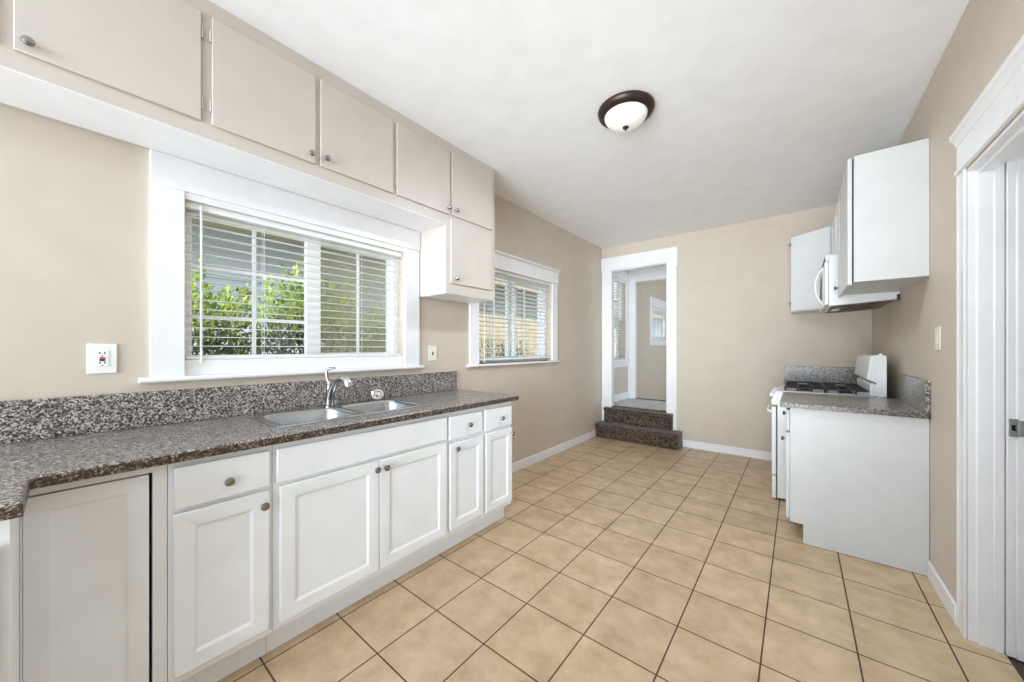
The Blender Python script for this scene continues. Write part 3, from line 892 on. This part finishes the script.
# ------------------------------------------------------------------ right side: base cabinet and counters
XC = -0.04
t = thing('base_cabinet', 'white base cabinet with a plain end panel, standing next to the gas range', 'cabinet', (0.27, 3.44, 0))
base_body(t, 3.080, 3.798, [(3.13, 3.76, 0.16, 0.70), (3.13, 3.76, 0.75, 0.87)], xf=XC, xb=XR - 0.002, sign=-1, mat='cabinet_shaded', zt=0.898)
nx_ = facing_nx(XC - 0.001)
dw = MB().box((3.105, 0.735, 0), (3.785, 0.880, 0.020), nx_).build('drawer', 'cabinet_shaded', t, 0.004)
knob(dw, nx_(3.40, 0.812, 0.020), (-1, 0, 0))
dr = MB().shaker(nx_, 3.105, 3.785, 0.135, 0.722, 0.022).build('door', 'cabinet_shaded', t, 0.003)
knob(dr, nx_(3.16, 0.668, 0.022), (-1, 0, 0))
cto = tag(MB().box((-0.092, 3.056, 0.900), (XR - 0.001, 3.800, 0.935)).build('countertop', 'granite', None, 0.006, origin=(0.25, 3.43, 0.9)), 'short granite countertop between the end panel and the gas range', 'countertop')
one(MB().box((-0.0935, 3.0525, 0.9005), (XR - 0.001, 3.0565, 0.931)).box((-0.0955, 3.0525, 0.9005), (-0.0915, 3.800, 0.931)).build('edge_strip', 'granite_edge', cto, 0.0015), 'darker brown granite front edge')
tag(MB().box((XR - 0.021, 3.060, 0.9352), (XR - 0.001, 3.760, 1.118)).build('backsplash', 'granite', None, 0.003, origin=(XR, 3.4, 0.935)), 'short granite backsplash on the wall beside the light switch', 'backsplash')
t = thing('base_cabinet', 'white corner base cabinet hidden behind the gas range', 'cabinet', (0.27, 4.85, 0))
base_body(t, 4.585, YB - 0.002, [(4.64, 5.07, 0.16, 0.85)], xf=XC, xb=XR - 0.002, sign=-1, mat='cabinet_shaded', zt=0.898)
MB().shaker(nx_, 4.62, 5.09, 0.135, 0.87, 0.02).build('door', 'cabinet_shaded', t, 0.003)
tag(MB().box((-0.120, 4.582, 0.900), (XR - 0.001, YB - 0.001, 0.935)).build('countertop', 'granite', None, 0.006, origin=(0.25, 4.85, 0.9)), 'granite corner countertop behind the gas range', 'countertop')
tag(MB().box((-0.120, YB - 0.021, 0.9352), (XR - 0.022, YB - 0.001, 1.104)).build('backsplash', 'granite', None, 0.003, origin=(0.2, YB, 0.935)), 'granite backsplash on the far wall behind the range grates', 'backsplash')

# ------------------------------------------------------------------ gas range
RY0, RY1, RF = 3.812, 4.572, -0.135
rg = thing('gas_range', 'white gas range with black cast iron grates and a tall control backguard', 'range', (0.2, 4.19, 0))
MB().box((RF, RY0, 0.02), (0.52, RY1, 0.915)).build('body', 'appliance', rg, 0.004)
MB().box((RF + 0.03, RY0 + 0.03, 0.0), (0.49, RY1 - 0.03, 0.02)).build('plinth', 'black', rg)
rx = facing_nx(RF - 0.008)
od = MB().box((RY0 + 0.003, 0.215, 0), (RY1 - 0.003, 0.800, 0.032), rx).build('oven_door', 'appliance', rg, 0.006)
MB().box((RY0 + 0.16, 0.36, 0.031), (RY1 - 0.16, 0.62, 0.0335), rx).build('oven_window', 'black', od)
MB().tube([rx(RY0 + 0.07, 0.745, 0.03), rx(RY0 + 0.07, 0.752, 0.058), rx(RY0 + 0.12, 0.756, 0.066), rx(RY1 - 0.12, 0.756, 0.066), rx(RY1 - 0.07, 0.752, 0.058), rx(RY1 - 0.07, 0.745, 0.03)], 0.011, 12).build('handle', 'appliance', od)
MB().box((RY0 + 0.003, 0.012, 0), (RY1 - 0.003, 0.205, 0.030), rx).build('broiler_drawer', 'appliance', rg, 0.006)
MB().prism([(RF, 0.815), (RF - 0.040, 0.820), (RF - 0.044, 0.850), (RF - 0.014, 0.925), (RF, 0.930)], along_y, RY0, RY1).build('control_panel', 'appliance', rg, 0.004)
nrm = Vector((-0.93, 0, 0.37)).normalized()
for ky in (RY0 + 0.09, RY0 + 0.21, RY0 + 0.38, RY1 - 0.21, RY1 - 0.09):
    kk = MB().lathe((RF - 0.030, ky, 0.885), nrm, [(0.0, 0.0), (0.026, 0.0), (0.027, 0.004), (0.020, 0.008), (0.019, 0.028), (0.016, 0.031), (0.0, 0.032)], 24).build('knob', 'appliance', rg)
ck = MB().box((RF - 0.008, RY0 - 0.002, 0.915), (0.50, RY1 + 0.002, 0.936)).build('cooktop', 'appliance', rg, 0.006)
MB().box((RF + 0.03, RY0 - 0.0035, 0.930), (0.47, RY0 + 0.006, 0.9435)).build('edge_trim', 'zinc', ck, 0.002)
for gx in (0.045, 0.31):
    for gy in (RY0 + 0.20, RY1 - 0.20):
        bu = MB().lathe((gx, gy, 0.9365), (0, 0, 1), [(0.0, 0.0), (0.05, 0.0), (0.05, 0.006), (0.034, 0.010), (0.034, 0.018), (0.03, 0.021), (0.0, 0.021)], 28).build('burner', 'iron', rg)
        g = MB()
        hw, hd, zt = 0.128, 0.165, 0.976
        b_ = 0.0055
        def bar(xa, ya, xb, yb, za=zt - 0.012, zb=zt):
            if abs(xa - xb) > abs(ya - yb):
                g.box((min(xa, xb), ya - b_, za), (max(xa, xb), ya + b_, zb))
            else:
                g.box((xa - b_, min(ya, yb), za), (xa + b_, max(ya, yb), zb))
        for sx in (-hw, hw):
            bar(gx + sx, gy - hd, gx + sx, gy + hd)
        for sy in (-hd, hd):
            bar(gx - hw, gy + sy, gx + hw, gy + sy)
        for sx in (-0.045, 0.045):
            bar(gx + sx, gy - hd, gx + sx, gy - 0.045)
            bar(gx + sx, gy + 0.045, gx + sx, gy + hd)
        for sy in (-0.055, 0.055):
            bar(gx - hw, gy + sy, gx - 0.04, gy + sy)
            bar(gx + 0.04, gy + sy, gx + hw, gy + sy)
        for sx in (-hw, -0.045, 0.045, hw):
            for sy in (-hd, hd):
                g.box((gx + sx - 0.006, gy + sy - 0.006, 0.9365), (gx + sx + 0.006, gy + sy + 0.006, zt))
        g.build('grate', 'iron', rg, 0.002)
bgd = MB().prism([(0.520, 0.936), (0.430, 0.936), (0.428, 1.03), (0.458, 1.040), (0.440, 1.244), (0.448, 1.250), (0.512, 1.250), (0.520, 1.242)], along_y, RY0 + 0.002, RY1 - 0.002).build('backguard', 'appliance', rg, 0.004)
cp = MB().prism([(0.466, 1.042), (0.412, 1.066), (0.432, 1.243), (0.452, 1.246)], along_y, RY0 + 0.001, RY1 - 0.001).build('control_console', 'appliance', rg, 0.004)
MB().prism([(0.4235, 1.14), (0.4205, 1.14), (0.4285, 1.21), (0.4315, 1.21)], along_y, 4.02, 4.10).build('clock_display', 'black', cp)
MB().prism([(0.4225, 1.12), (0.4195, 1.12), (0.4285, 1.205), (0.4315, 1.205)], along_y, 4.14, 4.22).build('touch_pad', 'plastic', cp)
MB().box((0.452, RY0 - 0.0012, 1.030), (0.462, RY1 - 0.01, 1.041)).build('shadow_strip', 'gap', bgd)  # dark strip painting the shadow under the console
MB().box((0.478, RY0 + 0.01, 1.25), (0.496, RY0 + 0.03, 1.262)).build('mounting_clip', 'plastic', bgd)

# ------------------------------------------------------------------ right wall cabinets and microwave
GR = 'white wall cabinets over the range side'
t = thing('wall_cabinet', 'large white wall cabinet with a single door ajar, nearest the door casing', 'cabinet', (0.43, 3.44, 1.715), GR)
XWF = 0.275
MB().box((XWF, 3.080, 1.716), (XR - 0.001, 3.798, 2.504)).build('carcass', 'cabinet_shaded', t, 0.002)
wx = facing_nx(XWF - 0.001)
dr = MB().shaker(facing_nx(XWF - 0.006), 3.088, 3.785, 1.700, 2.498, 0.022).build('door', 'cabinet_shaded', t, 0.003)
knob(dr, (XWF - 0.028, 3.70, 1.765), (-1, 0, 0))
MB().box((XWF - 0.0055, 3.084, 1.72), (XWF - 0.0005, 3.79, 2.49)).build('gap_shade', 'gap', t)  # dark sheet filling the door gap, its shade put in as colour

t = thing('wall_cabinet', 'short white cabinet directly on top of the microwave', 'cabinet', (0.43, 4.19, 2.055), GR)
MB().box((XWF, 3.802, 2.056), (XR - 0.001, 4.562, 2.504)).build('carcass', 'cabinet', t, 0.002)
for a0, a1, kx in ((3.806, 4.179, 4.15), (4.183, 4.555, 4.212)):
    dr = MB().shaker(wx, a0, a1, 2.062, 2.498, 0.02).build('door', 'cabinet', t, 0.003)
    knob(dr, wx(kx, 2.10, 0.02), (-1, 0, 0))

t = thing('wall_cabinet', 'white diagonal corner cabinet past the microwave, against the far wall', 'cabinet', (0.3, 4.85, 1.69), GR)
pA, pB = (0.275, 4.566), (-0.054, 4.820)
MB().prism([pA, pB, (-0.054, YB - 0.001), (XR - 0.001, YB - 0.001), (XR - 0.001, 4.566)], ident, 1.690, 2.480).build('carcass', 'cabinet', t, 0.002)
dv = Vector((pB[0] - pA[0], pB[1] - pA[1]))
ln = dv.length
dv.normalize()
nv = Vector((-0.0, 0.0))
nv = Vector((dv.y, -dv.x))
if nv.y > 0:
    nv = -nv
def diag(a, b, c):
    return (pA[0] + dv.x * a + nv.x * (c + 0.001), pA[1] + dv.y * a + nv.y * (c + 0.001), b)
dd = MB().box((0.025, 1.700, 0), (ln - 0.012, 2.472, 0.019), diag).build('door', 'cabinet', t, 0.003)
for z in (1.775, 2.40):
    MB().tube([diag(ln - 0.004, z - 0.022, 0.018), diag(ln - 0.004, z + 0.022, 0.018)], 0.006, 8).box((ln - 0.022, z - 0.006, 0.0185), (ln + 0.010, z + 0.006, 0.026), diag).build('hinge', 'zinc', dd)

t = thing('microwave', 'white over-the-range microwave with bowed handle and brown filters underneath', 'microwave', (0.38, 4.19, 1.65))
MY0, MY1, MXF = 3.812, 4.558, 0.196
MB().prism([(XR - 0.002, 1.665), (MXF, 1.640), (MXF, 2.052), (XR - 0.002, 2.052)], along_y, MY0, MY1).build('body', 'appliance', t, 0.005)
mx = facing_nx(MXF - 0.001)
md = MB().box((MY0 + 0.20, 1.650, 0), (MY1 - 0.002, 2.000, 0.028), mx).build('door', 'appliance', t, 0.01, 3)
MB().box((MY0 + 0.29, 1.72, 0.0275), (MY1 - 0.09, 1.94, 0.0295), mx).build('door_window', 'black', md)
MB().tube([mx(MY0 + 0.225, 1.672, 0.02), mx(MY0 + 0.225, 1.715, 0.052), mx(MY0 + 0.225, 1.775, 0.072), mx(MY0 + 0.225, 1.835, 0.078), mx(MY0 + 0.225, 1.895, 0.070), mx(MY0 + 0.225, 1.950, 0.050), mx(MY0 + 0.225, 1.985, 0.02)], 0.011, 12).build('handle', 'appliance', md)
MB().box((MY0 + 0.002, 1.650, 0), (MY0 + 0.195, 2.000, 0.024), mx).build('control_panel', 'appliance', t, 0.008, 3)
MB().box((MY0 + 0.002, 2.004, 0), (MY1 - 0.002, 2.050, 0.020), mx).build('vent_grille', 'appliance', t, 0.004)
for k in range(3):
    MB().box((MY0 + 0.03, 2.013 + 0.012 * k, 0.0195), (MY1 - 0.03, 2.019 + 0.012 * k, 0.0215), mx).build('vent_slot', 'gap', t)
sl = (1.665 - 1.640) / (XR - 0.002 - MXF)
def under(x, y, c):
    return (x, y, 1.640 + sl * (x - MXF) - c)
MB().box((MXF + 0.02, MY0 + 0.015, 0.0005), (XR - 0.03, MY1 - 0.015, 0.006), under).build('underside', 'bare', t)
for ya, yb in ((MY0 + 0.06, MY0 + 0.34), (MY1 - 0.34, MY1 - 0.06)):
    MB().box((MXF + 0.10, ya, 0.006), (XR - 0.10, yb, 0.012), under).build('grease_filter', 'filter', t, 0.003)
MB().box((MXF + 0.035, MY0 + 0.28, 0.006), (MXF + 0.085, MY1 - 0.28, 0.011), under).build('lamp_cover', 'plastic', t, 0.002)
MB().box((XR - 0.02, MY0 - 0.004, 1.66), (XR - 0.004, MY0 + 0.03, 1.70)).build('bracket', 'black', t)

# ------------------------------------------------------------------ outside: ground, neighbour's house, shrubs
structure(MB().box((-9, -6, -0.72), (XLO - 0.0, 21, -0.62)).build('ground', 'soil'))
nb = thing('neighbor_house', 'grey lap-sided house with tan eaves outside the kitchen windows', 'house', (-5.2, 3, -0.62))
s = MB()
z = -0.62
while z < 3.3:
    s.prism([(-5.20, z), (-5.00, z), (-5.022, z + 0.150), (-5.20, z + 0.150)], along_y, -5, 20)
    z += 0.150
s.build('siding', 'siding', nb)
MB().prism([(-5.2, 2.66), (-4.34, 2.50), (-4.32, 2.50), (-4.32, 2.68), (-5.2, 2.95)], along_y, -5.2, 20.2).build('eave', 'eave', nb)
MB().prism([(-8.0, 3.9), (-4.29, 2.69), (-4.29, 2.74), (-8.0, 4.0)], along_y, -5.3, 20.3).build('roof', 'gap', nb)
fn_ = MB()
y = 3.9
fr = thing('board_fence', 'pale weathered board fence outside the second kitchen window', 'fence', (-4.6, 6, -0.62))
while y < 14.0:
    fn_.box((-4.62, y, -0.62), (-4.60, y + 0.138, 1.95))
    y += 0.145
fn_.build('boards', 'fence', fr)
MB().box((-4.66, 3.9, 1.5), (-4.62, 14, 1.59)).box((-4.66, 3.9, 0.1), (-4.62, 14, 0.19)).build('rails', 'fence', fr)

def shrub(label, cx, cy, rx_, ry_, z0, z1, n, mats, size=0.034, group='shrubs outside the kitchen windows', z_split=1.3):
    n = int(n)
    t = thing('shrub', label, 'shrub', (cx, cy, -0.62), group)
    rng = random.Random(int(cx * 1000 + cy * 77))
    ph = [rng.uniform(0, 6.28) for _ in range(4)]
    sets = {0: ([], []), 1: ([], [])}
    for i in range(n):
        ty = rng.uniform(-1, 1)
        top = z1 - (z1 - z0) * (0.16 * ty * ty + 0.05 * math.sin(9 * ty + ph[0]) + 0.04 * math.sin(17 * ty + ph[1]) + 0.02) - 0.16 * rng.random() ** 3 * 2
        tz = 1 - rng.random() ** 1.3
        tx = rng.uniform(-1, 1)
        v = Vector((abs(tx) ** 0.5 * (1 if tx > 0 else -1), 0.5 * ty, tz * 1.2 - 0.3))
        p = Vector((cx + v.x * rx_ * (1 - 0.5 * max(0, tz - 0.6)), cy + ty * ry_ * 0.95, z0 + (top - z0) * tz + rng.uniform(-.03, .03)))
        d = (v + Vector((0.4, 0, 0.6))).normalized()
        d = (d + Vector((rng.uniform(-.6, .6), rng.uniform(-.6, .6), rng.uniform(-.6, .6)))).normalized()
        nrm_ = Matrix.Rotation(rng.uniform(0, 6.28), 3, d) @ d.orthogonal().normalized()
        w = d.cross(nrm_)
        s_ = size * rng.uniform(0.6, 1.4)
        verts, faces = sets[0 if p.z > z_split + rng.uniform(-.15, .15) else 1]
        k = len(verts)
        verts += [p, p + d * s_ * 0.5 + w * s_ * 0.3, p + d * s_ * 1.15 + nrm_ * s_ * 0.12, p + d * s_ * 0.5 - w * s_ * 0.3]
        faces.append((k, k + 1, k + 2, k + 3))
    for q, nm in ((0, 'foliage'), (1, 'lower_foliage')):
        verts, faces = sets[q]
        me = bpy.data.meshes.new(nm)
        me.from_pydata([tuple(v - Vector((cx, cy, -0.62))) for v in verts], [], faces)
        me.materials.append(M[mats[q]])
        o = bpy.data.objects.new(nm, me)
        COL.objects.link(o)
        o.parent = t
    b = MB()
    for k in range(7):
        a = 2 * PI * k / 7
        b.tube([(cx + 0.04 * math.cos(a), cy + 0.04 * math.sin(a), -0.63), (cx + 0.3 * rx_ * math.cos(a), cy + 0.3 * ry_ * math.sin(a), z0 + 0.3 * (z1 - z0)), (cx + 0.55 * rx_ * math.cos(a), cy + 0.6 * ry_ * math.sin(a), z0 + 0.8 * (z1 - z0))], [0.022, 0.014, 0.005], 6)
    b.build('stems', 'bark', t)
    return t
GL = ('leaf', 'leaf_dark')  # dark lower leaves paint the shade low in the bright shrubs
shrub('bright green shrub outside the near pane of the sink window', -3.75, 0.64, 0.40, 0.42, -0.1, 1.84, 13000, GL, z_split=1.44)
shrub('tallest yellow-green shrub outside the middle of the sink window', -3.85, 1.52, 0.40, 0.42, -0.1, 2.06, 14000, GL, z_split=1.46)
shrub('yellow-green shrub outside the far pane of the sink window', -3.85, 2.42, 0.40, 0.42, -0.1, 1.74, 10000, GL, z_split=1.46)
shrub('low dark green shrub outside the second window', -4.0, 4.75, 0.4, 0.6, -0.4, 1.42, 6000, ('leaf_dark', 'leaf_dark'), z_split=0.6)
